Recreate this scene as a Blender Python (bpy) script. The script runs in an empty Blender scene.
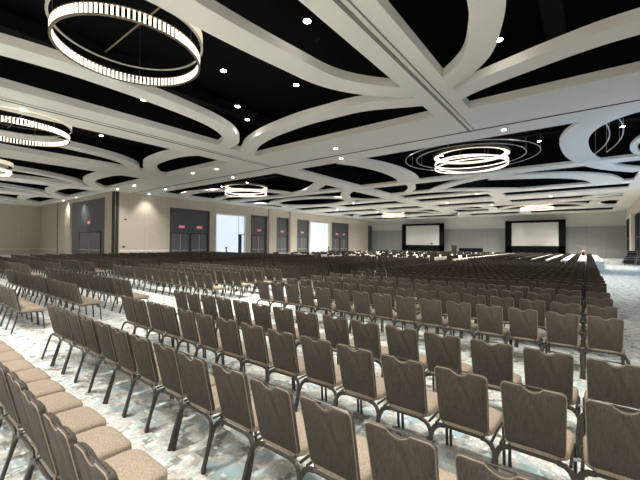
import bpy, math, random
import numpy as np
from mathutils import Matrix, Vector

random.seed(7)
SC = bpy.context.scene
COL = SC.collection

# ------------------------------------------------------------------ camera
FPX, YAW, PIT, ROL = 344.9, .6581, .0113, .0071
CAM_Z = 1.9
cam_data = bpy.data.cameras.new('camera')
cam = bpy.data.objects.new('camera', cam_data)
COL.objects.link(cam)
cam_data.sensor_fit = 'HORIZONTAL'
cam_data.sensor_width = 36.0
cam_data.lens = 36.0 * FPX / 640.0
cam_data.clip_start = .05
cam_data.clip_end = 300
fw = Vector((-math.sin(YAW) * math.cos(PIT), math.cos(YAW) * math.cos(PIT), math.sin(PIT)))
rt = Vector((math.cos(YAW), math.sin(YAW), 0))
up = rt.cross(fw)
cr, sr = math.cos(ROL), math.sin(ROL)
R_ = rt * cr + up * sr
U_ = up * cr - rt * sr
cam.matrix_world = Matrix(((R_.x, U_.x, -fw.x, 0), (R_.y, U_.y, -fw.y, 0), (R_.z, U_.z, -fw.z, CAM_Z), (0, 0, 0, 1)))
SC.camera = cam

# ------------------------------------------------------------------ world, exposure
w = bpy.data.worlds.new('world')
SC.world = w
w.use_nodes = True
w.node_tree.nodes['Background'].inputs['Color'].default_value = (.45, .70, 1.0, 1)
w.node_tree.nodes['Background'].inputs['Strength'].default_value = 1.8
SC.view_settings.view_transform = 'Standard'
SC.view_settings.look = 'None'
SC.view_settings.gamma = 1
SC.view_settings.exposure = 0.55
SC.cycles.use_denoising = True
SC.cycles.max_bounces = 7
SC.cycles.diffuse_bounces = 5
SC.cycles.glossy_bounces = 2
SC.cycles.transmission_bounces = 2
SC.cycles.sample_clamp_indirect = 6
SPOT_W = 1700.0          # each recessed downlight
FILL_W = 1400.0          # each wide fill lamp added in a beam
RING_E = 1.3            # chandelier crystals

# ------------------------------------------------------------------ materials
def mat(name, col, rough=.7, metal=0, noise=0, nscale=20, emis=None, estr=0, bump=0, spec=.3):
    m = bpy.data.materials.new(name)
    m.use_nodes = True
    nt = m.node_tree
    b = nt.nodes['Principled BSDF']
    b.inputs['Base Color'].default_value = (*col, 1)
    b.inputs['Roughness'].default_value = rough
    b.inputs['Metallic'].default_value = metal
    b.inputs['Specular IOR Level'].default_value = spec
    if noise or bump:
        tc = nt.nodes.new('ShaderNodeTexCoord')
        n = nt.nodes.new('ShaderNodeTexNoise')
        n.inputs['Scale'].default_value = nscale
        n.inputs['Detail'].default_value = 3
        nt.links.new(tc.outputs['Object'], n.inputs['Vector'])
    if noise:
        mx = nt.nodes.new('ShaderNodeMix')
        mx.data_type = 'RGBA'
        mx.inputs['A'].default_value = (*[c * (1 - noise) for c in col], 1)
        mx.inputs['B'].default_value = (*[min(1, c * (1 + noise)) for c in col], 1)
        nt.links.new(n.outputs['Fac'], mx.inputs['Factor'])
        nt.links.new(mx.outputs['Result'], b.inputs['Base Color'])
    if bump:
        bp = nt.nodes.new('ShaderNodeBump')
        bp.inputs['Strength'].default_value = bump
        bp.inputs['Distance'].default_value = .003
        nt.links.new(n.outputs['Fac'], bp.inputs['Height'])
        nt.links.new(bp.outputs['Normal'], b.inputs['Normal'])
    if emis:
        b.inputs['Emission Color'].default_value = (*emis, 1)
        b.inputs['Emission Strength'].default_value = estr
    return m

def fabric(name, col, k=.35, streak=(260, 260, 40)):
    """woven cloth: fine streaky noise"""
    m = mat(name, col, .85, spec=.15)
    nt = m.node_tree
    b = nt.nodes['Principled BSDF']
    tc = nt.nodes.new('ShaderNodeTexCoord')
    mp = nt.nodes.new('ShaderNodeMapping')
    mp.inputs['Scale'].default_value = streak
    n = nt.nodes.new('ShaderNodeTexNoise')
    n.inputs['Scale'].default_value = 1
    n.inputs['Detail'].default_value = 2
    n.inputs['Roughness'].default_value = .7
    r = nt.nodes.new('ShaderNodeMapRange')
    r.inputs['From Min'].default_value = .35
    r.inputs['From Max'].default_value = .65
    mx = nt.nodes.new('ShaderNodeMix')
    mx.data_type = 'RGBA'
    mx.inputs['A'].default_value = (*[c * (1 - k) for c in col], 1)
    mx.inputs['B'].default_value = (*[min(1, c * (1 + k)) for c in col], 1)
    L = nt.links.new
    L(tc.outputs['Object'], mp.inputs['Vector'])
    L(mp.outputs['Vector'], n.inputs['Vector'])
    L(n.outputs['Fac'], r.inputs['Value'])
    L(r.outputs['Result'], mx.inputs['Factor'])
    L(mx.outputs['Result'], b.inputs['Base Color'])
    return m

def carpet_mat():
    m = mat('patterned_carpet', (.6, .56, .5), .95, spec=.1)
    nt = m.node_tree
    b = nt.nodes['Principled BSDF']
    L = nt.links.new
    def node(t, **kw):
        n = nt.nodes.new(t)
        for k, v in kw.items():
            setattr(n, k, v)
        return n
    tc = node('ShaderNodeTexCoord')
    def snapped(inc):
        s = node('ShaderNodeVectorMath', operation='SNAP')
        s.inputs[1].default_value = inc
        L(tc.outputs['Object'], s.inputs[0])
        return s
    def noise(vec, scale, detail=2, off=(0, 0, 0)):
        mp = node('ShaderNodeMapping')
        mp.inputs['Location'].default_value = off
        n = node('ShaderNodeTexNoise')
        n.inputs['Scale'].default_value = scale
        n.inputs['Detail'].default_value = detail
        L(vec.outputs[0], mp.inputs['Vector'])
        L(mp.outputs[0], n.inputs['Vector'])
        return n
    def ramp(n, a, z):
        r = node('ShaderNodeMapRange')
        r.inputs['From Min'].default_value = a
        r.inputs['From Max'].default_value = z
        L(n.outputs[0], r.inputs['Value'])
        return r
    def mix(fac, a, bcol):
        x = node('ShaderNodeMix', data_type='RGBA')
        L(fac.outputs[0], x.inputs['Factor'])
        if isinstance(a, tuple): x.inputs['A'].default_value = (*a, 1)
        else: L(a.outputs['Result'], x.inputs['A'])
        x.inputs['B'].default_value = (*bcol, 1)
        return x
    s1 = snapped((.013, .042, 1))
    s2 = snapped((.009, .032, 1))
    wn = node('ShaderNodeTexWhiteNoise')
    L(s2.outputs[0], wn.inputs[0])
    base = mix(ramp(wn, 0, 1), (.36, .37, .36), (.54, .55, .535))
    c1 = mix(ramp(noise(s1, 3.6, 4), .50, .60), base, (.32, .43, .47))
    c2 = mix(ramp(noise(s1, 4.4, 5, (7, 3, 0)), .52, .60), c1, (.19, .20, .19))
    c3 = mix(ramp(noise(s2, 6.5, 4, (1, 9, 0)), .55, .62), c2, (.52, .62, .65))
    c4 = mix(ramp(noise(s2, 7.5, 4, (11, 5, 0)), .57, .63), c3, (.38, .37, .34))
    c5 = mix(ramp(noise(s2, 14, 2, (3, 5, 0)), .58, .66), c4, (.64, .64, .61))
    L(c5.outputs['Result'], b.inputs['Base Color'])
    return m

def wall_mat(name, col, seam=None, axis=0, line=.02, rough=.8):
    """painted wall board with thin vertical panel seams every `seam` metres along the axis"""
    m = mat(name, col, rough, noise=.04, nscale=1.5, spec=.2)
    if seam:
        nt = m.node_tree
        b = nt.nodes['Principled BSDF']
        src = b.inputs['Base Color'].links[0].from_socket
        tc = nt.nodes.new('ShaderNodeTexCoord')
        sx = nt.nodes.new('ShaderNodeSeparateXYZ')
        md = nt.nodes.new('ShaderNodeMath'); md.operation = 'PINGPONG'
        md.inputs[1].default_value = seam / 2
        lt = nt.nodes.new('ShaderNodeMath'); lt.operation = 'LESS_THAN'
        lt.inputs[1].default_value = line
        mx = nt.nodes.new('ShaderNodeMix'); mx.data_type = 'RGBA'
        L = nt.links.new
        L(tc.outputs['Object'], sx.inputs[0])
        L(sx.outputs[axis], md.inputs[0])
        L(md.outputs[0], lt.inputs[0])
        L(lt.outputs[0], mx.inputs['Factor'])
        L(src, mx.inputs['A'])
        mx.inputs['B'].default_value = (*[c * .78 for c in col], 1)
        L(mx.outputs['Result'], b.inputs['Base Color'])
    return m

M = dict(
    carpet=carpet_mat(),
    plaster=mat('cream_ceiling_plaster', (.90, .89, .85), .8, noise=.02, nscale=2, spec=.2),
    black=mat('black_plenum_paint', (.006, .006, .007), .9, spec=.05),
    duct=mat('dark_duct_metal', (.009, .009, .010), .8, spec=.1),
    track=mat('grey_track_steel', (.22, .22, .21), .5, .3),
    shadowgap=mat('dark_reveal', (.05, .045, .04), .8),
    wall=wall_mat('cream_wall_board', (.60, .54, .46), 2.6, 1),
    wallx=wall_mat('cream_wall_board_x', (.56, .50, .43), 2.6, 0),
    farwall=wall_mat('far_wall_upper', (.56, .555, .53), 3.0, 0, .012),
    farpanel=wall_mat('far_wall_panel', (.31, .315, .31), 2.4, 0, .03),
    greydoor=mat('charcoal_door_recess', (.115, .12, .125), .6, noise=.06, nscale=1),
    leaf=mat('charcoal_door_leaf', (.15, .155, .16), .5, noise=.05, nscale=2),
    steel=mat('brushed_steel', (.55, .55, .53), .35, .7),
    white=mat('white_trim', (.78, .76, .72), .6),
    sheer=mat('daylit_sheer', (.7, .75, .8), .9, noise=.05, nscale=2, emis=(.74, .86, 1.0), estr=.52),
    exit=mat('exit_sign_red', (.5, .05, .08), .5, emis=(1.0, .16, .28), estr=.9),
    exitcase=mat('exit_sign_case', (.6, .6, .6), .5),
    screenblack=mat('black_drape', (.008, .008, .009), .9, spec=.05),
    screen=mat('projection_screen', (.62, .61, .58), .7),
    taupe=fabric('taupe_upholstery', (.066, .058, .050), .24, (230, 6, 20)),
    seatfab=fabric('beige_seat_fabric', (.25, .21, .165), .30, (130, 130, 130)),
    dark=fabric('shaded_brown_upholstery', (.052, .043, .036), .3, (170, 5, 16)),  # shade of the packed far rows put into the colour; also lectern brown
    piping=mat('pale_piping', (.22, .19, .155), .5),
    frame=mat('charcoal_frame', (.028, .025, .022), .35, .2, spec=.5),
    glide=mat('black_glide', (.01, .01, .01), .6),
    cloth=mat('white_table_cloth', (.80, .76, .70), .85, noise=.05, nscale=4),
    skirt=mat('grey_table_skirt', (.42, .42, .42), .85, noise=.05, nscale=4),
    case=mat('black_road_case', (.012, .012, .014), .45, noise=.3, nscale=8),
    rim=mat('chandelier_bronze', (.30, .25, .19), .35, .8),
    crystal=mat('lit_crystal', (.8, .75, .68), .3, emis=(1.0, .86, .70), estr=RING_E),
    crystaldim=mat('glowing_mesh_band', (.5, .42, .33), .5, emis=(1.0, .84, .62), estr=.55),
    tube=mat('lit_white_ring', (.8, .75, .7), .4, emis=(1.0, .80, .70), estr=1.2),
    trackring=mat('pale_ceiling_ring', (.55, .55, .52), .5),
    hoopglow=mat('glowing_cream_hoop', (.7, .62, .5), .5, emis=(1.0, .85, .66), estr=1.0),
    lamp=mat('lit_lamp_face', (1, 1, 1), .4, emis=(1.0, .93, .82), estr=30),
    glass=mat('dark_window_glass', (.03, .04, .05), .1, spec=.5),
    mullion=mat('dark_mullion', (.05, .05, .055), .5),
    pink=mat('pale_pink_bloom', (.75, .5, .5), .8, noise=.2, nscale=30),
    chrome=mat('case_corner_steel', (.6, .6, .6), .3, .8),
)

# ------------------------------------------------------------------ mesh helpers
class MB:
    def __init__(self):
        self.v, self.f = [], []
    def add(self, v, f):
        o = len(self.v)
        self.v += [tuple(p) for p in v]
        self.f += [tuple(i + o for i in q) for q in f]
        return self
    def box(self, x0, x1, y0, y1, z0, z1):
        return self.add([(x0, y0, z0), (x1, y0, z0), (x1, y1, z0), (x0, y1, z0), (x0, y0, z1), (x1, y0, z1), (x1, y1, z1), (x0, y1, z1)],
                        [(0, 3, 2, 1), (4, 5, 6, 7), (0, 1, 5, 4), (1, 2, 6, 5), (2, 3, 7, 6), (3, 0, 4, 7)])
    def tube(self, pts, r, n=8, ry=None, closed=False, caps=True):
        """round or oval tube through pts"""
        P = [Vector(p) for p in pts]
        ry = ry or r
        rings = []
        m = len(P)
        for i, p in enumerate(P):
            if closed: t = P[(i + 1) % m] - P[i - 1]
            else: t = P[min(i + 1, m - 1)] - P[max(i - 1, 0)]
            t.normalize()
            a = Vector((0, 1, 0)) if abs(t.y) < .9 else Vector((1, 0, 0))
            s = t.cross(a).normalized()
            q = s.cross(t).normalized()
            rings.append([p + s * (r * math.cos(k * 2 * math.pi / n)) + q * (ry * math.sin(k * 2 * math.pi / n)) for k in range(n)])
        v = [x for g in rings for x in g]
        f = []
        for i in range(m if closed else m - 1):
            j = (i + 1) % m
            for k in range(n):
                l = (k + 1) % n
                f.append((i * n + k, i * n + l, j * n + l, j * n + k))
        if caps and not closed:
            f.append(tuple(range(n - 1, -1, -1)))
            f.append(tuple((m - 1) * n + k for k in range(n)))
        return self.add(v, f)
    def lathe(self, prof, c=(0, 0, 0), n=24):
        v, f = [], []
        for r, z in prof:
            v += [(c[0] + r * math.cos(k * 2 * math.pi / n), c[1] + r * math.sin(k * 2 * math.pi / n), c[2] + z) for k in range(n)]
        for i in range(len(prof) - 1):
            for k in range(n):
                l = (k + 1) % n
                f.append((i * n + k, i * n + l, (i + 1) * n + l, (i + 1) * n + k))
        f.append(tuple(range(n - 1, -1, -1)))
        f.append(tuple((len(prof) - 1) * n + k for k in range(n)))
        return self.add(v, f)
    def ring(self, r, w, z0, z1, c=(0, 0), n=64):
        """flat hoop, radial thickness w, from z0 to z1"""
        v, f = [], []
        for (a, z) in ((r, z0), (r, z1), (r - w, z1), (r - w, z0)):
            v += [(c[0] + a * math.cos(k * 2 * math.pi / n), c[1] + a * math.sin(k * 2 * math.pi / n), z) for k in range(n)]
        for i in range(4):
            for k in range(n):
                l = (k + 1) % n
                j = (i + 1) % 4
                f.append((i * n + k, i * n + l, j * n + l, j * n + k))
        return self.add(v, f)
    def band(self, pts, w, z0, z1):
        """beam that follows the curve pts in plan, width w"""
        n = len(pts)
        L_, R2 = [], []
        for i in range(n):
            a, b = Vector(pts[max(i - 1, 0)]), Vector(pts[min(i + 1, n - 1)])
            t = (b - a).normalized()
            nn = Vector((-t.y, t.x))
            p = Vector(pts[i])
            L_.append(p + nn * w / 2)
            R2.append(p - nn * w / 2)
        v, f = [], []
        for i in range(n):
            v += [(L_[i].x, L_[i].y, z0), (R2[i].x, R2[i].y, z0), (R2[i].x, R2[i].y, z1), (L_[i].x, L_[i].y, z1)]
        for i in range(n - 1):
            for k in range(4):
                l = (k + 1) % 4
                f.append((i * 4 + k, i * 4 + l, i * 4 + 4 + l, i * 4 + 4 + k))
        f += [(3, 2, 1, 0), tuple((n - 1) * 4 + k for k in range(4))]
        return self.add(v, f)
    def mesh(self, name, mats, smooth=False, midx=None):
        me = bpy.data.meshes.new(name)
        me.from_pydata(self.v, [], self.f)
        for m in (mats if isinstance(mats, (list, tuple)) else [mats]):
            me.materials.append(m)
        if midx: me.polygons.foreach_set('material_index', midx)
        if smooth:
            me.polygons.foreach_set('use_smooth', [True] * len(me.polygons))
            me.set_sharp_from_angle(angle=math.radians(42))
        me.update()
        return me
    def build(self, name, m, parent=None, smooth=False, loc=None):
        o = bpy.data.objects.new(name, self.mesh(name, m, smooth))
        COL.objects.link(o)
        if parent: o.parent = parent
        if loc: o.location = loc
        return o

def tag(o, label=None, cat=None, group=None, kind=None):
    if label: o['label'] = label
    if cat: o['category'] = cat
    if group: o['group'] = group
    if kind: o['kind'] = kind
    return o
def empty(name, loc=(0, 0, 0), rz=0):
    o = bpy.data.objects.new(name, None)
    o.empty_display_size = .1
    COL.objects.link(o)
    o.location = loc
    o.rotation_euler.z = rz
    return o
def struct(name, mb, m, smooth=False, parent=None):
    o = mb.build(name, m, parent, smooth)
    if not parent: o['kind'] = 'structure'
    return o
def copy_tree(o, parent=None):
    c = o.copy()
    COL.objects.link(c)
    c.parent = parent
    for ch in o.children: copy_tree(ch, c)
    return c

# ------------------------------------------------------------------ the setting
HC = 7.2                 # underside of the cream beams
HB = HC + .30            # top of the beams' visible faces
HV = 9.0                 # black plenum
XL, XR = -38.5, 4.7
XLL, YM = -64.4, 15.2    # wide rear part of the hall
Y0, Y1 = -9.0, 69.0

struct('floor', MB().box(XLL, XR + .3, Y0, YM, -.2, 0).box(XL, XR + .3, YM, Y1, -.2, 0), M['carpet'])

top = MB().box(XLL, XR + .3, Y0, YM + .2, HV, HV + .1).box(XL, XR + .3, YM + .2, Y1, HV, HV + .1)
struct('ceiling', top, M['black'])

# cream grid of ceiling beams (plan rectangles)
beams = []
LB = [(-4.95, -3.6), (-18.6, -15.8), (-29.0, -26.4), (-40.0, -37.4), (-51.0, -48.2), (-64.4, -59.6)]
for a, b in LB: beams.append((a, b, Y0, 14.1))
beams.append((3.0, XR, Y0, 14.1))
beams.append((XLL, XR, 14.1, 15.2))
beams.append((XL, XR, 15.2, 18.4))
beams.append((XLL, XR, -8.9, -5.0))
# part beyond the air-wall track
beams += [(XL, -36.0, 18.4, Y1), (3.0, XR, 18.4, Y1)]
beams += [(-18.5, -16.5, 18.4, 66.3)]
for a, b in ((27.4, 28.8), (37.2, 38.9), (42.0, 45.6), (48.8, 51.2), (58.4, 61.8), (66.6, Y1)):
    beams.append((-36.0, 3.0, a, b))
beams += [(-8.1, -6.9, 38.9, 42.0), (-29.0, -27.5, 38.9, 42.0), (-9.0, -7.4, 45.6, 48.8), (-25.5, -24.0, 45.6, 48.8), (-8.6, -7.2, 61.8, 66.6), (-27.5, -26.0, 61.8, 66.6)]
k = 0
for (a, b, c, d) in beams:
    k += 1
    struct('trim_%d' % k, MB().box(a, b, c, d, HC - .003 * (k % 5), HB if c < 17 else HC + .16), M['plaster'])

def arc(p0, pm, p1, n=20, pw=2.0):
    """curve from p0 to p1 bowed through pm (superellipse-like power pw)"""
    p0, pm, p1 = Vector(p0), Vector(pm), Vector(p1)
    mid = (p0 + p1) / 2
    out = []
    for i in range(n + 1):
        t = -1 + 2 * i / n
        s = 1 - abs(t) ** pw
        out.append(p0 + (p1 - p0) * (t + 1) / 2 + (pm - mid) * s)
    return out
def ell(cx, cy, rx, ry, a0=0, a1=360, n=48):
    return [(cx + rx * math.cos(math.radians(a0 + (a1 - a0) * i / n)), cy + ry * math.sin(math.radians(a0 + (a1 - a0) * i / n))) for i in range(n + 1)]
def smoothline(pts, n=6):
    P = [Vector(p) for p in pts]
    P = [P[0] * 2 - P[1]] + P + [P[-1] * 2 - P[-2]]
    out = []
    for i in range(1, len(P) - 2):
        for j in range(n):
            t = j / n
            a, b, c, d = P[i - 1], P[i], P[i + 1], P[i + 2]
            out.append(.5 * ((2 * b) + (c - a) * t + (2 * a - 5 * b + 4 * c - d) * t * t + (3 * b - a - 3 * c + d) * t ** 3))
    out.append(P[-2])
    return out
HBAND = HC + .30
def band(pts, w=.8, z0=HC + .004, z1=None):
    global k
    z0 += .0015 * (k % 9)
    z1 = z1 or (HBAND if pts[0][1] < 15 else HC + .15)
    k += 1
    struct('trim_%d' % k, MB().band([tuple(p) for p in pts], w, z0, z1), M['plaster'])

# near bays: four bands bowed inwards from the corners of each bay
YC = 4.4
# bay 1, between the two widest beams (chandelier in its centre)
band(smoothline([(-15.6, -5.0), (-14.2, -2.3), (-13.2, 0.6), (-12.65, 3.0), (-12.6, 5.0), (-12.75, 7.0), (-13.1, 9.0), (-13.75, 10.4), (-14.7, 11.35), (-16.0, 11.8)]), .82)
band(smoothline([(-4.8, -3.5), (-6.3, -1.6), (-7.0, 1.0), (-7.2, 3.4), (-7.15, 5.4), (-6.95, 7.4), (-6.7, 9.0), (-6.0, 10.3), (-4.8, 11.6)]), .82)
band(smoothline([(-16.0, 13.5), (-15.1, 12.95), (-14.1, 12.35), (-12.3, 11.75), (-10.0, 11.4), (-8.4, 11.4), (-6.8, 11.55), (-4.8, 12.4)]), .82)
band(smoothline([(-15.9, -5.0), (-13.0, -3.4), (-10.3, -2.8), (-7.5, -3.2), (-4.8, -4.2)]), .82)
# bay 0, right of the near beam
band(smoothline([(-3.9, 11.6), (-3.2, 11.15), (-2.45, 10.3), (-2.0, 9.2), (-1.7, 8.0), (-1.5, 6.0), (-1.45, 3.5), (-1.9, 0), (-3.7, -4.6)]), .75)
band(smoothline([(-3.9, 12.75), (-3.0, 12.3), (-1.5, 11.8), (0.0, 11.4), (1.0, 11.3), (3.1, 11.3)]), .78)
# bays to the left
for (a, b, cc) in ((-26.4, -18.6, 3.6), (-37.4, -29.0, 3.9), (-48.2, -40.0, 4.0), (-59.6, -51.0, 4.2)):
    band(smoothline([(a - .1, -4.6), (a + 2.2, -1.0), (a + cc - .2, 2.6), (a + cc, 4.6), (a + cc - .3, 7.2), (a + 2.6, 9.4), (a + 1.4, 10.9), (a - .2, 11.6)]), .85)
    band(smoothline([(a - .2, 13.3), (a + 1.2, 12.3), (a + 3.2, 11.35), (a + 5.6, 11.1), (b - .6, 11.3), (b + .8, 12.0)]), .85)
# beyond the track
band(smoothline([(-12.3, 18.3), (-11.6, 20.0), (-11.2, 22.0), (-11.15, 24.0), (-11.4, 26.0), (-11.9, 27.6)]), 1.75)
band(smoothline([(3.1, 17.0), (1.2, 18.0), (0.1, 19.2), (-.45, 21.0), (-.5, 23.5), (-.25, 26.0), (0.5, 28.8), (1.6, 31.0), (3.1, 33.0)]), 1.2)
band(smoothline([(3.1, 21.0), (2.3, 22.5), (2.0, 24.6), (2.3, 26.6), (3.1, 28.0)]), .3)
band(smoothline([(-36.2, 21.4), (-33.5, 20.6), (-30.5, 21.0), (-27.5, 22.6), (-25.6, 25.2), (-25.2, 27.5)]), 1.2)
band(smoothline([(-18.4, 24.0), (-20.2, 25.4), (-22.0, 26.6), (-24.5, 27.6)]), 1.2)
band(smoothline([(-36.2, 25.8), (-34, 25.0), (-31, 25.2), (-28.6, 27.5)]), .9)
# curved bands of the farther bays
band(ell(-28.0, 34.2, 5.6, 3.5), 1.3)
band(smoothline([(-36.2, 30.5), (-34.5, 32.0), (-33.4, 34.2), (-34.5, 36.4), (-36.2, 37.4)]), 1.0)
band(smoothline([(-22.4, 34.2), (-21.0, 31.6), (-19.4, 29.6), (-18.0, 28.6)]), 1.0)
band(smoothline([(-22.4, 34.2), (-21.2, 36.0), (-19.6, 37.0), (-18.0, 37.4)]), 1.0)
band(smoothline([(-16.6, 34.3), (-13.0, 34.0), (-10.0, 34.8), (-7.5, 36.2), (-5.5, 37.6)]), 1.4)
band(smoothline([(-14.9, 34.0), (-13.3, 31.6), (-12.2, 28.6)]), .7)
band(smoothline([(-12.0, 34.0), (-10.0, 31.7), (-7.6, 29.9), (-4.5, 28.9)]), 1.2)
band(smoothline([(-6.0, 29.8), (-3.5, 30.9), (-1.2, 32.2), (0.6, 34.5), (1.5, 37.6)]), 2.0)
band(smoothline([(3.1, 52.2), (1.8, 52.0), (0.9, 53.4), (0.8, 55.6), (1.6, 57.6), (3.1, 58.4)]), 1.0)
band(smoothline([(3.1, 46.6), (1.2, 47.2), (0.0, 48.6)]), 1.0)
band(smoothline([(-36.2, 58.2), (-33.0, 54.0), (-28.0, 52.2), (-22.0, 53.4), (-18.4, 58.4)]), 1.1)
band(smoothline([(-11.3, 51.6), (-10.9, 55.0), (-11.3, 58.6)]), 1.2)
band(smoothline([(-10.8, 57.8), (-8.0, 54.0), (-4.5, 52.6), (-1.0, 54.4), (0.6, 58.2)]), 1.1)
band(smoothline([(-16.6, 52.0), (-14.5, 54.0), (-12.6, 54.8), (-11.0, 54.2)]), 1.0)
# air-wall tracks: steel slots in the beams
tr = MB()
tr.box(-4.34, -4.24, Y0, 17.0, HC - .03, HC + .02).box(-4.10, -4.06, Y0, 17.0, HC - .02, HC + .02)
struct('trim_track_near', tr, M['track']).name = 'trim_101'
tr = MB().box(XL, XR, 16.82, 16.90, HC - .03, HC + .02)
struct('trim_102', tr, M['shadowgap'])
tr = MB().box(-17.28, -17.2, Y0, 16.8, HC - .03, HC + .02).box(-16.98, -16.94, Y0, 16.8, HC - .02, HC + .02)
struct('trim_103', tr, M['track'])
tr = MB().box(XLL, XL, 14.98, 15.06, HC - .03, HC + .02)
struct('trim_104', tr, M['shadowgap'])
# black faces inside the plenum above the beams
pl = MB()
for (a, b, c, d) in beams: pl.box(a + .02, b - .02, c + .02, d - .02, HB if c < 17 else HC + .16, HV)
struct('trim_105', pl, M['black'])
# ducts and pipes barely visible in the black plenum
du = MB()
for x in (-14.2, -22.0, -33.0, -1.0): du.box(x, x + .5, Y0, 13.9, HV - .7, HV - .25)
for y in (22.5, 34.0): du.box(-36, 3, y, y + .25, HV - .9, HV - .7)
struct('trim_106', du, M['duct'])

# ---- walls
def wall_box(name, m, *boxes, **kw):
    mb = MB()
    for b in boxes: mb.box(*b)
    return struct(name, mb, m, **kw)
T = .3
OP = [(21.1, 26.5, 'door'), (27.3, 32.5, 'win'), (33.4, 36.6, 'door'), (38.4, 41.4, 'door'), (43.2, 46.6, 'door'), (46.9, 52.7, 'win'), (53.5, 59.3, 'door'), (67.2, 69.0, 'dark')]
segs, y = [], YM
for a, b, t_ in OP:
    segs.append((y, a)); y = b
boxes = [(XL - T, XL, a, b, 0, HC) for a, b in segs]
boxes += [(XL - T, XL, a, b, 6.0 if t_ != 'win' else 5.87, HC) for a, b, t_ in OP]
wall_box('wall_left', M['wall'], *boxes)
wall_box('wall_middle', M['wallx'], (XLL, -56.75, YM, YM + T, 0, HC), (-56.6, -51.9, YM, YM + T, 0, HC), (-41.1, -39.2, YM, YM + T, 0, HC), (-51.9, -41.1, YM, YM + T, 6.85, HC))
wall_box('trim_110', M['shadowgap'], (-56.78, -56.58, YM - .03, YM + T, 0, HC), (-39.2, XL - .02, YM - .05, YM + .35, 0, HC))
wall_box('trim_111', M['shadowgap'], (XL - T, XL + .04, YM + .02, YM + .34, 0, HC))
wall_box('wall_far_left', M['wall'], (XLL - T, XLL, Y0, YM + T, 0, HC))
wall_box('wall_back', M['wallx'], (XLL - T, XR + T, Y0 - T, Y0, 0, HC))
wall_box('wall_front', M['farwall'], (XL - T, XR + T, Y1, Y1 + T, 4.98, HC))
wall_box('wall_front_panels', M['farpanel'], (XL - T, XR + T, Y1 + .02, Y1 + T, 0, 4.98)).name = 'wall_front_lower'
for n_, (a, b) in enumerate(((9.0, 12.0), (15.0, 18.0))): pass
# pilasters in front of the left wall
k = 111
for a, b in ((36.75, 38.3), (41.5, 43.1)):
    k += 1
    wall_box('trim_%d' % k, M['wall'], (XL - .02, XL + .35, a, b, 0, HC))
# chair rail, baseboards
wall_box('trim_120', M['white'], (XLL, XLL + .05, Y0, YM, .80, .92), (XLL, -56.8, YM - .05, YM, .80, .92))
wall_box('baseboard_far_left', M['white'], (XLL, XLL + .04, Y0, YM, 0, .16))
wall_box('baseboard_left', M['white'], *[(XL, XL + .03, a + .4, b, 0, .16) for a, b in segs if b - a > .9])
wall_box('trim_121', M['white'], (XL, XL + .04, 15.7, 21.0, .95, 1.12))
# right wall: openings to daylight along the aisle, tall dark glazing near the stage
ROP = [(18.0, 24.0), (27.0, 33.0), (36.0, 42.0)]
segsR, y = [], Y0
for a, b in ROP + [(52.0, 68.2)]:
    segsR.append((y, a)); y = b
segsR.append((y, Y1))
wall_box('wall_right', M['wall'], *[(XR, XR + T, a, b, 0, HC) for a, b in segsR],
         *[(XR, XR + T, a, b, 5.4, HC) for a, b in ROP], (XR, XR + T, 52.0, 68.2, 5.8, HC))
n = 0
for a, b in ROP:                                          # open daylight windows of the aisle
    n += 1
    fr = MB()
    for yy in (a, (a + b) / 2 - .05, b - .1): fr.box(XR + .05, XR + .2, yy, yy + .1, 0, 5.4)
    for zz in (0, 2.6, 5.3): fr.box(XR + .05, XR + .2, a, b, zz, zz + .1)
    struct('window_%d' % n, fr, M['mullion'])
n += 1
gl = struct('window_%d' % n, MB().box(XR + .12, XR + .2, 52.0, 68.2, 0, 5.8), M['glass'])
fr = MB()
for yy in (52.0, 54.6, 56.4, 59.9, 61.2, 62.6, 64.0, 66.0, 68.0): fr.box(XR - .02, XR + .14, yy, yy + .22, 0, 5.8)
fr.box(XR - .02, XR + .14, 52, 68.2, 2.9, 3.0)
fr.build('window_frame', M['mullion'], gl)
wall_box('trim_130', M['white'], (XR - .35, XR, 57.3, 59.2, 0, 5.9))
# left wall windows
for a, b, t_ in OP:
    if t_ != 'win': continue
    n += 1
    pane = struct('window_%d' % n, MB().box(XL - T, XL - T + .05, a, b, 0, 5.87), M['sheer'])
    fr = MB().box(XL - T + .05, XL + .03, a, a + .22, 0, 5.87).box(XL - T + .05, XL + .03, b - .22, b, 0, 5.87).box(XL - T + .05, XL + .03, a, b, 5.70, 5.9)
    fr.box(XL - T + .05, XL - T + .1, b - 1.2, b - 1.1, 0, 5.8)
    fr.build('window_frame', M['white'], pane)
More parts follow.
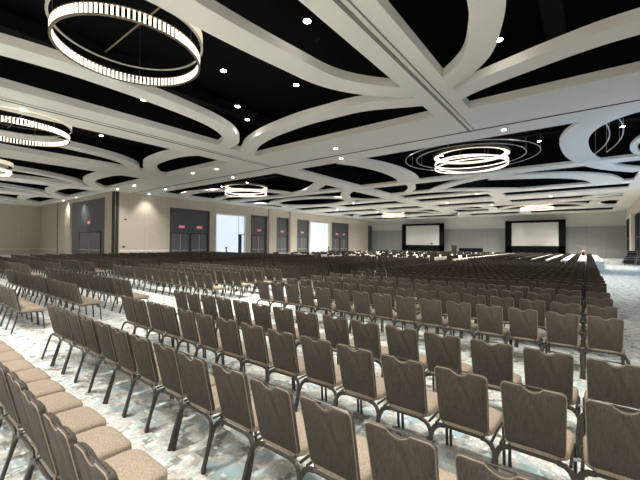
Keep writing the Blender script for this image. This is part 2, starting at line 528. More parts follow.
# door recesses with double doors
def door_leaf_pair(root, u0, u1, put):
    """two leaves from u0 to u1; put(u0,u1,d0,d1,z0,z1) gives a box: u along the wall, d depth from the recess face"""
    m_ = (u0 + u1) / 2
    for a, b, s in ((u0 + .05, m_ - .03, 1), (m_ + .03, u1 - .05, -1)):
        d = put(MB(), a, b, .02, .07, .02, 3.0).build('door_leaf', M['leaf'], root)
        put(MB(), a + .12, b - .12, .07, .13, .98, 1.06).build('push_bar', M['steel'], d)
    put(MB(), m_ - .03, m_ + .03, .0, .1, 0, 3.0).build('astragal', M['steel'], root)
    fr = MB()
    put(fr, u0 - .05, u0 + .04, 0, .1, 0, 3.06); put(fr, u1 - .04, u1 + .05, 0, .1, 0, 3.06); put(fr, u0 - .05, u1 + .05, 0, .1, 3.02, 3.1)
    fr.build('door_frame', M['shadowgap'], root)
dn = 0
def letters_exit(put, c, z, s):
    """E X I T strokes, s = letter height, cursor along the wall"""
    mb = MB()
    w = s * .6
    adv = s * .85
    x = c - adv * 1.5 - w / 2
    t = s * .16
    def r(a, b, z0, z1): put(mb, a, b, .13, .15, z0, z1)
    r(x, x + t, z, z + s); r(x, x + w, z, z + t); r(x, x + w, z + s / 2 - t / 2, z + s / 2 + t / 2); r(x, x + w, z + s - t, z + s)
    x += adv
    for i in range(6):
        a = i / 6
        r(x + a * (w - t), x + a * (w - t) + t, z + a * s, z + (a + 1 / 6) * s)
        r(x + (1 - a) * (w - t) - 0, x + (1 - a) * (w - t) + t, z + a * s, z + (a + 1 / 6) * s)
    x += adv
    r(x + w / 2 - t / 2, x + w / 2 + t / 2, z, z + s)
    x += adv
    r(x + w / 2 - t / 2, x + w / 2 + t / 2, z, z + s); r(x, x + w, z + s - t, z + s)
    return mb
def exit_sign(put, c, where, z=3.85):
    e = empty('exit_sign')
    tag(e, 'lit red exit sign ' + where, 'exit sign', 'exit signs above the doors')
    put(MB(), c - .36, c + .36, .02, .12, z - .16, z + .16).build('sign_case', M['exitcase'], e)
    letters_exit(put, c, z - .11, .22).build('lettering', M['exit'], e)
    return e
for a, b, t_ in OP:
    if t_ == 'win': continue
    dn += 1
    XF = XL - .22
    rec = struct('door_%d' % dn, MB().box(XF - .08, XF, a, b, 0, 6.0), M['greydoor'])
    def put(mb, u0, u1, d0, d1, z0, z1): return mb.box(XF + d0, XF + d1, u0, u1, z0, z1)
    fr = MB().box(XL - .24, XL + .02, a, a + .15, 0, 6.05).box(XL - .24, XL + .02, b - .15, b, 0, 6.05).box(XL - .24, XL + .02, a, b, 5.9, 6.05)
    fr.build('door_surround', M['greydoor'], rec)
    if t_ == 'dark': continue
    if b - a > 5:
        door_leaf_pair(rec, a + .25, (a + b) / 2 - .12, put)
        door_leaf_pair(rec, (a + b) / 2 + .12, b - .25, put)
        if a < 30:
            exit_sign(put, 22.7, 'over the left pair of doors beside the first bright window')
            exit_sign(put, 25.1, 'over the right pair of doors beside the first bright window')
        else:
            exit_sign(put, 55.4, 'over the doors just right of the second bright window, left sign')
            exit_sign(put, 57.8, 'over the doors just right of the second bright window, right sign')
    else:
        door_leaf_pair(rec, a + .35, b - .3, put)
        exit_sign(put, (a + b) / 2 + .1, {33: 'in the grey recess just right of the first bright window', 38: 'in the grey recess between the two cream pilasters', 43: 'in the grey recess just left of the second bright window'}[int(a)])
dn += 1
YF = YM + .22
rec = struct('door_%d' % dn, MB().box(-51.9, -41.1, YF, YF + .08, 0, 6.9), M['greydoor'])
def putm(mb, u0, u1, d0, d1, z0, z1): return mb.box(u0, u1, YF - d1, YF - d0, z0, z1)
door_leaf_pair(rec, -49.0, -42.6, putm)
exit_sign(putm, -45.9, 'high on the tall charcoal wall left of the dark post', 4.2)

# small wall devices beside the dark post
tag(MB().box(XL, XL + .06, 15.95, 16.15, 1.35, 1.55).build('thermostat', M['shadowgap']), 'small dark wall control beside the dark post on cream wall', 'wall control')
tag(MB().box(XL, XL + .05, 16.1, 16.3, 4.25, 4.4).build('wall_sensor', M['shadowgap']), 'tiny dark sensor high on the cream wall beside the post', 'sensor')

# ------------------------------------------------------------------ projection screens
def screen(name, x0, x1, sx0, sx1, label):
    r = empty(name, (x0, 67.6, 0))
    W = x1 - x0
    tag(r, label, 'projection screen')
    fr = MB()
    fr.box(0, sx0 - x0, 0, .25, .0, 6.12).box(sx1 - x0, W, 0, .25, .0, 6.12)
    fr.box(0, W, .0, .25, 5.76, 6.12).box(0, W, 0, .25, 0, 1.78)
    fr.build('drape_surround', M['screenblack'], r)
    MB().box(sx0 - x0, sx1 - x0, .10, .14, 1.78, 5.76).build('screen_surface', M['screen'], r)
    MB().tube([(sx0 - x0, 0, 1.78), (sx1 - x0, 0, 1.78), (sx1 - x0, 0, 5.76), (sx0 - x0, 0, 5.76)], .05, 4, closed=True).build('screen_frame', M['glide'], r)
screen('projection_screen', -30.6, -21.9, -29.7, -22.8, 'left projection screen in a black drape surround, far wall')
screen('projection_screen', -11.3, -2.65, -10.3, -3.55, 'right, wider looking projection screen in black drapes on the far wall')

# ------------------------------------------------------------------ chandeliers
def hang(root, r, z, n=3):
    for i in range(n):
        a = .5 + i * 2 * math.pi / n
        MB().tube([(r * math.cos(a), r * math.sin(a), .1), (r * math.cos(a), r * math.sin(a), HV - z)], .006, 4).build('suspension_wire', M['rim'], root)
def chandelier(x, y, z, r, label, rods=96):
    c = empty('ring_chandelier', (x, y, z))
    tag(c, label, 'chandelier', 'crystal ring chandeliers in the near ceiling bays')
    mb = MB()
    for i in range(rods):
        a = 2 * math.pi * i / rods
        ca, sa = math.cos(a), math.sin(a)
        h = math.pi * r / rods * .42
        v = []
        for zz in (-.11, .11):
            for (dr, dt) in ((-.02, -h), (.02, -h), (.02, h), (-.02, h)):
                rr = r + dr
                v.append((rr * ca - dt * sa, rr * sa + dt * ca, zz))
        mb.add(v, [(0, 3, 2, 1), (4, 5, 6, 7), (0, 1, 5, 4), (1, 2, 6, 5), (2, 3, 7, 6), (3, 0, 4, 7)])
    cr_ = mb.build('crystal_ring', M['crystal'], c)
    MB().ring(r + .03, .06, .11, .13).build('ring_rim', M['rim'], cr_, True)
    MB().ring(r + .03, .06, -.13, -.11).build('ring_rim', M['rim'], cr_, True)
    up_ = MB().ring(r * 1.05, .02, .42, .70).build('upper_ring', M['crystaldim'], c, True)
    MB().ring(r * 1.05 - .022, .02, .43, .69).build('ring_lining', M['black'], up_, True)
    MB().ring(r * 1.05 + .01, .06, .40, .42).build('ring_rim', M['trackring'], up_, True)
    hang(c, r, z)
    MB().tube([(-r, 0, .56), (r, 0, .56)], .02, 6).build('spreader_bar', M['rim'], c)
    return c
def hoop_chandelier(x, y, z, r, label):
    c = empty('hoop_chandelier', (x, y, z))
    tag(c, label, 'chandelier', 'chandeliers of several glowing hoops')
    up_ = MB().ring(r * 1.02, .26, .50, .58).build('upper_hoop', M['hoopglow'], c, True)
    MB().ring(r * 1.02 + .03, .03, .46, .62).build('ring_rim', M['rim'], up_, True)
    for (dz, t1, t2) in ((.10, .05, .0), (0, -.055, .03), (-.12, .02, -.03)):
        t = MB().ring(r, .05, -.028, .028).build('lit_hoop', M['tube'], c, True)
        t.location = (0, 0, dz); t.rotation_euler = (t1, t2, 0)
    hang(c, r * .97, z)
    return c
chandelier(-9.3, 4.0, 6.82, 1.66, 'large crystal ring chandelier nearest the camera, upper left of the photo', 100)
chandelier(-19.8, 3.8, 6.72, 1.85, 'crystal ring chandelier second from the camera, cut by the left edge', 100)
chandelier(-32.6, 4.2, 6.72, 1.75, 'small looking ring chandelier at the left edge, third in the near line', 80)
hoop_chandelier(-5.55, 22.0, 6.78, 2.05, 'glowing triple hoop chandelier over the front rows, above the gap between screens')
hoop_chandelier(-26.2, 22.1, 6.83, 2.0, 'glowing hoop chandelier above the first bright window of the left wall')
hoop_chandelier(-5.3, 54.2, 6.85, 1.9, 'tiny distant hoop chandelier just above the right projection screen')
hoop_chandelier(-26.5, 55.0, 6.85, 1.9, 'tiny distant hoop chandelier near the far left corner of the ceiling')
# thin pale circular tracks set in the black plenum around the front chandelier
def hoop_rail(pts, closed, lab):
    mb = MB().tube(pts, .028, 5, closed=closed)
    m_ = len(pts)
    for j in range(4):
        q = pts[int(j * (m_ - 1) / (4 if closed else 3))]
        mb.tube([q, (q[0], q[1], HV)], .008, 4)
    tag(mb.build('ceiling_hoop', M['trackring']), lab, 'ceiling hoop')
for r, lab in ((3.15, 'inner thin pale ceiling hoop around the triple hoop chandelier'), (3.85, 'outer thin pale ceiling hoop around the triple hoop chandelier')):
    hoop_rail([(-5.9 + r * math.cos(a), 22.9 + r * math.sin(a), HC + .2) for a in [2 * math.pi * j / 72 for j in range(72)]], True, lab)
for cx, r, lab in ((-13.2, 14.1, 'left thin pale rail inside the white curved ceiling band'), (-12.7, 14.1, 'right thin pale rail inside the white curved ceiling band')):
    hoop_rail([(cx + r * math.cos(a), 22.3 + r * math.sin(a), HC + .15) for a in [math.radians(-15 + 30 * j / 24) for j in range(25)]], False, lab)

# ------------------------------------------------------------------ downlights
DL = {}
def downlight(x, y, label, z=HV - .42, watts=SPOT_W, size=.66, recessed=False):
    r = empty('downlight', (x, y, z))
    tag(r, label, 'ceiling light', 'recessed downlights')
    if 'can' not in DL:
        DL['can'] = MB().lathe([(.125, 0), (.125, .22), (.06, .26)], n=16).mesh('can', M['duct'], True)
        DL['lamp'] = MB().lathe([(.095, -.012), (.095, .02)], n=16).mesh('lamp', M['lamp'])
        DL['rod'] = MB().box(-.012, .012, -.012, .012, .24, .42).mesh('rod', M['duct'])
    for nm in ('can', 'lamp') + (() if recessed else ('rod',)):
        if recessed and nm == 'can': continue
        o = bpy.data.objects.new({'can': 'housing', 'lamp': 'lens', 'rod': 'hanging_rod'}[nm], DL[nm])
        COL.objects.link(o); o.parent = r
    ld = DL.get(('L', watts, size))
    if ld is None:
        ld = bpy.data.lights.new('spot', 'SPOT')
        ld.energy = watts; ld.color = (1.0, .93, .84); ld.spot_size = size * 2; ld.spot_blend = .8; ld.shadow_soft_size = .35
        DL[('L', watts, size)] = ld
    lo = bpy.data.objects.new('light', ld)
    COL.objects.link(lo); lo.parent = r; lo.location = (0, 0, -.05)
    return r
ORD = ['first', 'second', 'third', 'fourth', 'fifth', 'sixth', 'seventh', 'eighth', 'ninth', 'tenth', 'eleventh', 'twelfth', 'thirteenth', 'fourteenth', 'fifteenth',
       'sixteenth', 'seventeenth', 'eighteenth', 'nineteenth', 'twentieth'] + ['twenty-' + s for s in ('first', 'second', 'third', 'fourth', 'fifth', 'sixth', 'seventh', 'eighth', 'ninth')] + ['thirtieth', 'thirty-first', 'thirty-second', 'thirty-third', 'thirty-fourth']
for x, y, lab in ((-5.9, 7.0, 'downlight between the near curved band and the track beam'), (-9.9, 7.3, 'downlight just right of the nearest crystal chandelier'), (-8.6, 9.6, 'downlight before the shallow arched band, right of centre'),
                  (-12.0, 9.6, 'downlight left of the arched band, upper of the close two'), (-12.9, 10.9, 'downlight in the corner where two curved bands nearly meet'), (-14.6, 6.8, 'downlight in the black sliver left of the left curved band'),
                  (-2.0, 11.0, 'downlight in the black corner right of the near track beam')):
    downlight(x, y, lab, z=7.85, size=.40 if x > -3 else .6)
bays = [('bay right of the near beam', (.6,), (-2, 3.5)), ('bay of the nearest chandelier', (-10.6, -8.4), (-1.5,)),
        ('bay of the second chandelier', (-24.0, -21.0), (0, 8.6)), ('bay of the third chandelier', (-35, -31.5), (0, 8.8)), ('fourth bay from the left wall side', (-45.5, -42.0), (1, 9)),
        ('bay nearest the far left wall', (-57, -53.5), (1, 9))]
for nm, xs, ys in bays:
    for j, y in enumerate(ys):
        for i, x in enumerate(xs):
            downlight(x, y, 'downlight in the %s, %s row, %s from right' % (nm, ORD[j], ORD[len(xs) - 1 - i]))
far = [('strip before the left wall windows', (-34, -29.5), (20, 25, 31, 40.5, 47.5, 55)), ('left middle bays', (-22,), (20, 25, 32.5, 40.5, 47.5, 55, 65)), ('narrow bay left of the triple ring chandelier', (-14.4,), (21.0, 25.5, 31.0, 40.5, 47.5, 55, 65)),
       ('bays in front of the right screen', (-8.6, -2.4), (19.6, 26.0, 35.2, 40.5, 47.5, 56, 65)), ('bays beside the right wall', (1.6,), (25.5, 40.5, 55, 65))]
for nm, xs, ys in far:
    for j, y in enumerate(ys):
        for i, x in enumerate(xs):
            downlight(x, y, 'downlight over the %s, %s row, %s from right' % (nm, ORD[j], ORD[len(xs) - 1 - i]))
# wide fill lamps added flush in the beams, then bright cross beam lamps
wide = [(-4.6, y) for y in (-6.0, -1.5, 2.0)] + [(-17.9, y) for y in (-6.0, -1.0, 3.6)] + [(1.2, -6.5), (-9.8, -6.5), (-24, -6.5), (-36, -6.5)] + \
       [(x, 44.4) for x in (-31, -14, -3)] + [(x, 38.1) for x in (-24, -9)] + [(x, 50.2) for x in (-27, -10)] + [(x, 60.2) for x in (-30, -17, -4)] + \
       [(x, 17.6) for x in (-33, -22.5, -12, -3)] + [(-27.7, -2), (-38.7, 3), (-49.6, 3), (-61, 3), (3.9, 2.0)]
for i, (x, y) in enumerate(wide):
    ax = 'behind the camera' if y < 0 else 'over the near rows' if y < 14 else 'along the air-wall track' if y < 20 else 'in the %s broad far crossbeam' % {38: 'first', 44: 'second', 50: 'third', 60: 'fourth'}[int(y)]
    downlight(x, y, 'added wide fill lamp %s, about %s metres from right wall' % (ax, round(4.7 - x)), z=HC - .005, watts=FILL_W * (2.2 if y > 30 else 1), size=1.38, recessed=True)
for i, (x, y) in enumerate(((-11.0, 15.6), (-20.9, 14.9), (-23.6, 14.7), (-33.2, 14.7), (-37.0, 14.8), (-47.8, 14.6), (-52.6, 14.7))):
    r = downlight(x, y, 'bright flush downlight in the wide cream cross beam, %s from the right' % ORD[i], z=HC - .005, watts=SPOT_W * .3, size=1.0, recessed=True)
# wall washer above the blank cream wall
downlight(-37.75, 18.3, 'wall washer lighting the blank cream wall beside the charcoal doors', z=HC - .005, watts=420, size=.95, recessed=True)

# ------------------------------------------------------------------ banquet chair
def back_outline(inset=0.0, n=6):
    """closed outline in x,z: rounded rectangle with a hand notch in its top edge"""
    hw, z0, z1 = .200 - inset, .425 + inset, .905 - inset
    r = .032
    pts = []
    def corner(cx, cz, a0):
        for i in range(n + 1):
            a = math.radians(a0 + 90 * i / n)
            pts.append((cx + r * math.cos(a), cz + r * math.sin(a)))
    hb = hw - .010
    corner(-hb + r, z0 + r, 180)
    corner(hb - r, z0 + r, 270)
    corner(hw - r, z1 - r, 0)
    nw, nd = .066 + inset * .6, .036
    for i in range(9):
        t = i / 8
        x = nw * (1 - 2 * t)
        dz = nd * (math.sin(math.pi * t) ** .75)
        pts.append((x, z1 - dz + (0 if 0 < i < 8 else 0)))
    corner(-hw + r, z1 - r, 90)
    return pts
def tilt(x, y, z):
    """recline and hollow of the back"""
    return (x, y - (z - .42) * .23, z)
def chair_meshes():
    me = {}
    mb = MB()
    o0, o1 = back_outline(.012), back_outline(0)
    n = len(o0)
    rings = [(o0, -.028), (o1, -.018), (o1, .010), (o0, .022)]
    for (o, y) in rings:
        for (x, z) in o: mb.v.append(tilt(x, y, z))
    for i in range(3):
        for k in range(n):
            l = (k + 1) % n
            mb.f.append((i * n + k, i * n + l, (i + 1) * n + l, (i + 1) * n + k))
    mb.f.append(tuple(range(n - 1, -1, -1)))
    mb.f.append(tuple(3 * n + k for k in range(n)))
    me['backrest'] = mb.mesh('backrest', M['taupe'], True)
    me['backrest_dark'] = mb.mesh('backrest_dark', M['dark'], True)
    mb = MB()
    o = back_outline(.002)
    mb.tube([tilt(x, -.020, z) for x, z in o], .0034, 5, closed=True)
    me['piping'] = mb.mesh('piping', M['piping'], True)
    mb = MB()
    mb.tube([tilt(-.185, -.004, .901), tilt(0, -.004, .904), tilt(.185, -.004, .901)], .006, 6)
    me['handle'] = mb.mesh('handle', M['frame'], True)
    # seat pad: rounded trapezoid, domed, waterfall front
    mb = MB()
    def outline(s, z, dy=0):
        out = []
        for i in range(28):
            a = 2 * math.pi * i / 28
            ca, sa = math.cos(a), math.sin(a)
            e = .36
            x = abs(ca) ** e * math.copysign(1, ca)
            y = abs(sa) ** e * math.copysign(1, sa)
            wd = .218 + .012 * y
            out.append((x * wd * s, .205 + dy + y * .235 * s, z - (.018 * max(0, y) ** 3 if s > .8 else 0)))
        return out
    prof = [(.93, .395), (1.0, .405), (1.0, .438), (.985, .452), (.94, .463), (.80, .472), (.5, .478), (.2, .480)]
    for s, z in prof: mb.v += outline(s, z)
    m = len(prof)
    for i in range(m - 1):
        for k in range(28):
            l = (k + 1) % 28
            mb.f.append((i * 28 + k, i * 28 + l, (i + 1) * 28 + l, (i + 1) * 28 + k))
    mb.f.append(tuple(range(27, -1, -1)))
    mb.f.append(tuple((m - 1) * 28 + k for k in range(28)))
    me['seat'] = mb.mesh('seat', M['seatfab'], True)
    # frame: bent oval tubes; each leg carries its own half of the bend
    for s, nm in ((-1, 'rear_l'), (1, 'rear_r')):
        mb = MB()
        mb.tube([(s * .262, -.160, .0), (s * .254, -.105, .19), (s * .248, -.075, .29), (s * .238, -.064, .335), (s * .216, -.056, .372), (s * .185, -.050, .393), (s * .14, -.047, .400)], .021, 8, .015)
        me[nm] = mb.mesh(nm, M['frame'], True)
        mb = MB()
        mb.tube([(s * .225, .400, .0), (s * .225, .385, .20), (s * .225, .372, .33), (s * .225, .355, .368), (s * .222, .325, .388), (s * .216, .28, .392)], .013, 8)
        me['front' + nm[4:]] = mb.mesh('front', M['frame'], True)
        mb = MB().lathe([(.017, 0), (.018, .02)], n=8)
        me['glide'] = mb.mesh('glide', M['glide'], True)
    mb = MB()
    mb.tube([(-.15, -.047, .400), (.15, -.047, .400)], .014, 6)
    mb.tube([(-.216, .29, .390), (-.216, -.03, .392)], .011, 6)
    mb.tube([(.216, .29, .390), (.216, -.03, .392)], .011, 6)
    mb.tube([(-.21, .30, .388), (.21, .30, .388)], .010, 6)
    for s in (-1, 1): mb.box(s * .15 - .012, s * .15 + .012, -.02, .01, .39, .50)
    me['seat_frame'] = mb.mesh('seat_frame', M['frame'], True)
    mb = MB()
    for s in (-1, 1): mb.box(s * .236 - .012, s * .236 + .012, .10, .13, .372, .384)
    me['connector'] = mb.mesh('ganging_connector', M['chrome'])
    return me
CM = chair_meshes()
def part(name, mesh, parent, loc=None):
    o = bpy.data.objects.new(name, mesh)
    COL.objects.link(o); o.parent = parent
    if loc: o.location = loc
    return o
def make_chair():
    r = empty('banquet_chair')
    b = part('backrest', CM['backrest'], r)
    part('piping', CM['piping'], b)['label'] = 'pale piping round the edge'
    part('handle', CM['handle'], b)
    part('seat', CM['seat'], r)['label'] = 'beige seat cushion'
    part('seat_frame', CM['seat_frame'], r)
    for nm in ('rear_l', 'rear_r', 'front_l', 'front_r'): part('leg', CM[nm], r)
    part('ganging_connector', CM['connector'], r)
    return r
# one-mesh copy used where the parts are too small to show
def joined(dark=False):
    mb, idx = MB(), []
    order = [('backrest', 0), ('seat', 1), ('piping', 3), ('seat_frame', 2), ('rear_l', 2), ('rear_r', 2), ('front_l', 2), ('front_r', 2)]
    for nm, mi in order:
        me = CM[nm]
        mb.add([tuple(v.co) for v in me.vertices], [tuple(p.vertices) for p in me.polygons])
        idx += [mi] * len(me.polygons)
    return mb.mesh('banquet_chair', [M['dark' if dark else 'taupe'], M['seatfab'], M['frame'], M['piping']], True, idx)
CJ = joined()
proto = make_chair()
first = [True]
PX = .4937
def place_chair(x, y, label, group, full=True):
    j = random.uniform
    if full:
        c = proto if first[0] else copy_tree(proto)
        first[0] = False
    else:
        c = bpy.data.objects.new('banquet_chair', CJ)
        COL.objects.link(c)
    c.location = (x + j(-.006, .006), y + j(-.012, .012), 0)
    c.rotation_euler.z = j(-.018, .018)
    tag(c, label, 'chair', group)
NC = [0]
def row(x0, n, y, rowname, block, endname, full=True, skip=0):
    for i in range(skip, n):
        q = n - 1 - i
        o_ = 'last' if q == 0 else ORD[q] + ' from last'
        lab = 'taupe chair, %s from right end, %s, %s' % (ORD[q], rowname, block)
        place_chair(x0 + PX * i, y, lab, 'banquet chairs of the ' + block, full)
        NC[0] += 1
# back tops stand .12 behind the origin
XM = -6.92 + .205
MAINY = [0.625, 1.72, 2.84, 3.885, 6.23, 7.37, 8.50, 9.55]
RN = ['closest row', 'second row', 'third row', 'fourth row', 'first row past the cross aisle', 'second row past the cross aisle', 'third row past the cross aisle', 'fourth row past the cross aisle']
for i, y in enumerate(MAINY):
    row(XM - (.045 if i == 0 else 0), 15, y + .13, RN[i], 'near centre block', 'right')
XB = -16.78 + .205
BY = [1.80, 2.92, 4.08, 6.55, 7.70, 8.75, 9.75]
BN = ['nearest row', 'second row', 'third row', 'first row past the cross aisle', 'second row past the cross aisle', 'third row past the cross aisle', 'fourth row past the cross aisle']
for i, y in enumerate(BY):
    row(XB, 15, y + .13, BN[i], 'left block', 'right', full=(i < 4))
XC = -35.9 + .205
CY = [4.1, 5.25, 6.6]
CN = ['nearest row', 'second row', 'third row']
for i, y in enumerate(CY):
    row(XC if i else XC, 34, y + .13, CN[i], 'far left block', 'right', full=False, skip=10 if i else 0)

# every chair farther back: one mass of simple chairs
def simple_chair():
    v, f, mi = [], [], []
    def hexa(p, m_):
        o = len(v)
        v.extend(p)
        for q in [(0, 3, 2, 1), (4, 5, 6, 7), (0, 1, 5, 4), (1, 2, 6, 5), (2, 3, 7, 6), (3, 0, 4, 7)]:
            f.append(tuple(i + o for i in q)); mi.append(m_)
    def slab(x0, x1, ya, yb, za, zb, th, m_):
        hexa([(x0, ya, za), (x1, ya, za), (x1, ya + th, za), (x0, ya + th, za), (x0, yb, zb), (x1, yb, zb), (x1, yb + th, zb), (x0, yb + th, zb)], m_)
    # back in three pieces leaves the hand notch
    slab(-.20, .20, -.035, -.130, .425, .872, .045, 0)
    slab(-.20, -.062, -.130, -.137, .872, .905, .045, 0)
    slab(.062, .20, -.130, -.137, .872, .905, .045, 0)
    slab(-.205, -.062, -.141, -.142, .903, .910, .012, 3)
    slab(.062, .205, -.141, -.142, .903, .910, .012, 3)
    hexa([(-.218, -.02, .40), (.218, -.02, .40), (.218, .44, .40), (-.218, .44, .40), (-.21, -.02, .475), (.21, -.02, .475), (.205, .41, .470), (-.205, .41, .470)], 1)
    for s in (-1, 1):
        slab(s * .25 - .014, s * .25 + .014, -.155, -.045, 0, .40, .02, 2)
        slab(s * .225 - .012, s * .225 + .012, .40, .36, 0, .40, .02, 2)
    return np.array(v), f, mi
def chair_mass(name, places, mats, label, group=None):
    V, F, MI = simple_chair()
    n, m = len(places), len(V)
    P = np.array(places)
    ang = np.array([random.uniform(-.05, .05) for _ in range(n)])
    c, s = np.cos(ang)[:, None], np.sin(ang)[:, None]
    X = V[None, :, 0] * c - V[None, :, 1] * s + P[:, 0:1]
    Y = V[None, :, 0] * s + V[None, :, 1] * c + P[:, 1:2]
    Z = np.repeat(V[None, :, 2], n, 0)
    co = np.stack([X, Y, Z], -1).reshape(-1, 3)
    fa = np.array(F)
    allf = (fa[None] + (np.arange(n) * m)[:, None, None]).reshape(-1, 4)
    me = bpy.data.meshes.new(name)
    me.from_pydata(co.tolist(), [], allf.tolist())
    for q in mats: me.materials.append(q)
    me.polygons.foreach_set('material_index', MI * n)
    me.update()
    o = bpy.data.objects.new(name, me)
    COL.objects.link(o)
    tag(o, label, 'chairs', None, 'stuff')
    return o
jit = lambda: random.uniform(-.02, .02)
pl_ = []
for y in (1.9, 3.0): 
    for i in range(34): pl_.append((XC + PX * i - 3, y))
for y in CY[1:]:
    for i in range(10): pl_.append((XC + PX * i, y + .13))
for y in (7.75, 8.8, 9.8):
    for i in range(34): pl_.append((XC + PX * i, y + .13 + jit()))
chair_mass('banquet_chairs', pl_, [M['taupe'], M['seatfab'], M['frame'], M['piping']], 'taupe banquet chairs in long rows toward the far left wall')
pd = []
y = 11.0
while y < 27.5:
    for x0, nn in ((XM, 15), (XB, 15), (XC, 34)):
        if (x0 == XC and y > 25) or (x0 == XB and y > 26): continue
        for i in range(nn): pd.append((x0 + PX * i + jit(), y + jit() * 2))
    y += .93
# tables' chairs, in the front part of the hall
STRIPS = [.75, -.3, -1.35, -2.4, -3.45, -4.5, -5.55, -6.6]
y = 28.3
while y < 57:
    for i in range(8):
        x = -.28 - 1.05 * i + .52
        if y > 29 or i: pd.append((x + jit(), y + jit() * 3))
    for i in range(9):
        for q in (.62, 1.12, 1.62):
            if random.random() < .42: pd.append((-10.8 - 2.35 * i + .02 + q + .05 + jit(), y + jit() * 2))
    y += .95
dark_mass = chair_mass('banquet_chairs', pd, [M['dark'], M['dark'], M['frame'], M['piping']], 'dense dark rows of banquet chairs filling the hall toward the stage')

# ------------------------------------------------------------------ white tables
TB = {}
def table(x, y, L_, w_, label, group, skirt=False):
    key = (L_, w_, skirt)
    if key not in TB:
        t = MB().box(-w_ / 2, w_ / 2, 0, L_, .715, .75)
        d = MB()
        h0 = 0.0 if skirt else .52
        e = .012
        # cloth falls on the four sides with soft waves
        loop = []
        nx, ny = 5, 16
        for i in range(nx): loop.append((-w_ / 2 + w_ * i / nx, 0, 0, -1))
        for i in range(ny): loop.append((w_ / 2, L_ * i / ny, 1, 0))
        for i in range(nx): loop.append((w_ / 2 - w_ * i / nx, L_, 0, 1))
        for i in range(ny): loop.append((-w_ / 2, L_ - L_ * i / ny, -1, 0))
        m = len(loop)
        for z, k_ in ((.757, 0), (.74, 1), (h0, 1)):
            for i, (a, b, nxn, nyn) in enumerate(loop):
                o_ = (e + (.010 if i % 2 else 0) * (1 if z < .7 else 0)) * k_
                d.v.append((a + nxn * o_, b + nyn * o_, z))
        for r in range(2):
            for i in range(m):
                j = (i + 1) % m
                d.f.append((r * m + i, r * m + j, (r + 1) * m + j, (r + 1) * m + i))
        d.f.append(tuple(range(m - 1, -1, -1)))
        g = MB().box(-w_ / 2 + .06, w_ / 2 - .06, .0, .04, 0, .715)
        TB[key] = (t.mesh('tabletop', M['skirt']), d.mesh('tablecloth', M['cloth']), g.mesh('panel_leg', M['frame']))
    t, d, g = TB[key]
    r = empty('banquet_table', (x, y, 0))
    tag(r, label, 'table', group)
    part('tabletop', t, r); part('tablecloth', d, r)
    part('leg', g, r, (0, .12, 0)); part('leg', g, r, (0, L_ - .16, 0))
    return r
for i, x in enumerate(STRIPS):
    y = (32.5, 33.0, 33.0, 33.4, 33.8, 34.2, 34.6, 35.0)[i]
    j = 0
    while y < 55:
        table(x, y, 2.42, .52, 'narrow white-clothed table, %s from the camera in the %s line from right aisle' % (ORD[j], ORD[i]), 'white tables in lines before the right screen', skirt=(i == 0))
        y += 2.44 ; j += 1
y, j = 28.8, 0
while y < 57:
    table(-8.2, y, 2.42, .85, 'wide white-clothed table, %s from the camera in the long bright line' % ORD[j], 'wide white tables in one long line')
    y += 2.44; j += 1
for i in range(9):
    x = -10.8 - 2.35 * i
    y, j = 27.5 + (i % 3) * .5, 0
    while y < 57:
        table(x, y, 2.3, .62, 'white-clothed table, %s from the camera in the %s line left of the wide line' % (ORD[j], ORD[i]), 'white tables before the left screen')
        y += 2.9; j += 1

# ------------------------------------------------------------------ things at the sides and on the stage
def road_case(x, y, z, a, b, c, label, wheels=True, top_=None):
    r = empty('road_case', (x, y, z))
    tag(r, label, 'equipment case')
    z0 = .12 if wheels else 0
    MB().box(0, a, 0, b, z0, z0 + c).build('case_body', M['case'], r)
    e = MB()
    for xx in (0, a):
        for yy in (0, b): e.box(xx - .012, xx + .012, yy - .012, yy + .012, z0, z0 + c)
    for zz in (z0, z0 + c * .7, z0 + c):
        e.box(-.01, a + .01, -.01, .0, zz - .012, zz + .012)
        e.box(-.01, 0, -.01, b + .01, zz - .012, zz + .012)
    e.build('corner_trim', M['chrome'], r)
    if wheels:
        for xx in (.12, a - .12):
            for yy in (.12, b - .12):
                MB().tube([(xx - .02, yy, .06), (xx + .02, yy, .06)], .06, 12).build('wheel', M['glide'], r)
    return r
road_case(2.9, 46.0, 0, .9, 1.3, .62, 'low black road case on the blue carpet, nearest the tables')
road_case(3.75, 44.6, 0, .85, 1.3, .68, 'low black road case at the right edge, against the wall side')
road_case(3.2, 48.2, 0, 1.2, .9, .75, 'black road case behind the two low ones, box on top')
road_case(3.35, 48.3, .87, .8, .6, .55, 'small black box standing on the rearmost road case', False)
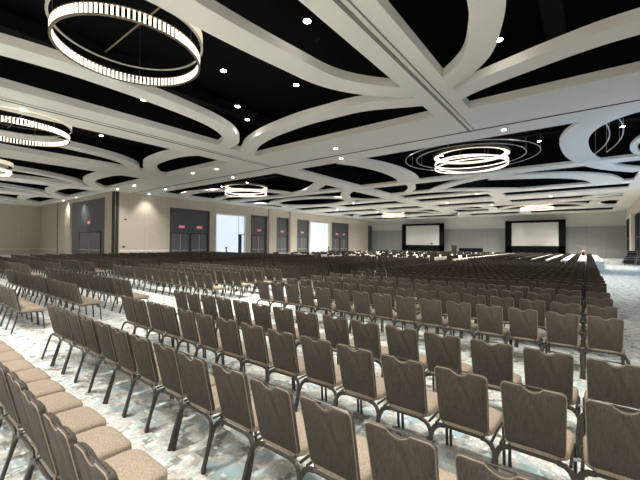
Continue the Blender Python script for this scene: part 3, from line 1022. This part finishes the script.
def task_chair(x, y, rz, label):
    r = empty('office_chair', (x, y, 0), rz)
    tag(r, label, 'office chair', 'black office chairs before the bright windows')
    MB().box(-.26, .26, -.25, .25, .45, .55).build('seat', M['glide'], r)
    MB().add([tuple(v) for v in ((-.24, .22, .58), (.24, .22, .58), (.24, .28, .58), (-.24, .28, .58), (-.2, .30, 1.15), (.2, .30, 1.15), (.2, .35, 1.15), (-.2, .35, 1.15))],
             [(0, 3, 2, 1), (4, 5, 6, 7), (0, 1, 5, 4), (1, 2, 6, 5), (2, 3, 7, 6), (3, 0, 4, 7)]).build('backrest', M['glide'], r)
    MB().lathe([(.08, 0), (.14, .04), (.14, .20), (.08, .25)], (0, .3, 1.18), 12).build('headrest', M['glide'], r)
    for s in (-1, 1): MB().box(s * .3 - .03, s * .3 + .03, -.2, .2, .68, .74).box(s * .3 - .02, s * .3 + .02, .0, .04, .5, .7).build('armrest', M['glide'], r)
    b = MB().tube([(0, 0, .08), (0, 0, .46)], .03, 8)
    for i in range(5):
        a = i * 2 * math.pi / 5
        b.tube([(0, 0, .1), (.3 * math.cos(a), .3 * math.sin(a), .05)], .02, 6)
    b.build('base', M['glide'], r)
task_chair(-37.2, 28.5, 2.2, 'black high-backed chair silhouetted against the first bright window')
task_chair(-37.0, 50.9, 2.4, 'black high-backed chair silhouetted against the second bright window')
r = empty('column_speaker', (-37.6, 30.7, 0))
tag(r, 'tall black column speaker with a short arm before the first window', 'speaker')
MB().lathe([(.32, 0), (.32, .03), (.05, .06)], n=16).build('base', M['glide'], r)
MB().box(-.16, .16, -.16, .16, .06, 3.15).build('column', M['case'], r)
MB().box(-.05, .05, .1, .75, 3.05, 3.15).build('arm', M['glide'], r)
r = empty('stage_table', (-18.7, 66.2, 0))
tag(r, 'long low black-draped table before the far wall, between the screens', 'table')
MB().box(0, 4.0, 0, .8, 1.28, 1.33).build('tabletop', M['glide'], r)
d = MB(); pts = [(0.02 + 3.96 * i / 40, .02 + (.03 if i % 2 else 0)) for i in range(41)]
d.band(pts, .01, .0, 1.28)
d.box(0, .03, 0, .8, 0, 1.28).box(3.97, 4.0, 0, .8, 0, 1.28)
d.build('skirt', M['screenblack'], r)
r = empty('lectern', (-19.6, 66.4, 0))
tag(r, 'small brown lectern beside the black-draped table, far wall', 'lectern')
MB().box(-.38, .38, -.25, .25, .1, 1.55).build('body', M['dark'], r)
MB().box(-.46, .46, -.32, .32, 0, .1).build('base', M['glide'], r)
MB().add([(-.46, -.34, 1.55), (.46, -.34, 1.55), (.46, .3, 1.55), (-.46, .3, 1.55), (-.46, -.34, 1.85), (.46, -.34, 1.85), (.46, .3, 1.6), (-.46, .3, 1.6)],
         [(0, 3, 2, 1), (4, 5, 6, 7), (0, 1, 5, 4), (1, 2, 6, 5), (2, 3, 7, 6), (3, 0, 4, 7)]).build('reading_top', M['taupe'], r)
r = empty('camera_tripod', (-23.9, 66.6, 0))
tag(r, 'thin black tripod with small head before the left screen', 'tripod')
for i in range(3):
    a = i * 2 * math.pi / 3 + .4
    MB().tube([(.5 * math.cos(a), .5 * math.sin(a), 0), (0, 0, 1.4)], .025, 6).build('leg', M['glide'], r)
MB().tube([(0, 0, 1.35), (0, 0, 2.0)], .025, 6).build('pole', M['glide'], r)
MB().box(-.16, .16, -.12, .12, 1.98, 2.22).build('camera_head', M['glide'], r)
r = empty('centrepiece', (-.3, 50.6, .757))
tag(r, 'pale pink bloom centrepiece on a dark vase near the tables\' far end', 'centrepiece')
MB().lathe([(.10, 0), (.16, .12), (.10, .3), (.13, .36)], n=14).build('vase', M['glide'], r)
mb = MB()
for i in range(26):
    a, b = random.uniform(0, 6.28), random.uniform(-.5, 1.2)
    c_ = (.17 * math.cos(a) * math.cos(b), .17 * math.sin(a) * math.cos(b), .48 + .15 * math.sin(b))
    mb.lathe([(.02, -.05), (.06, 0), (.02, .05)], c_, 7)
mb.build('bloom', M['pink'], r)
print('individual chairs', NC[0], 'objects', len(bpy.data.objects))
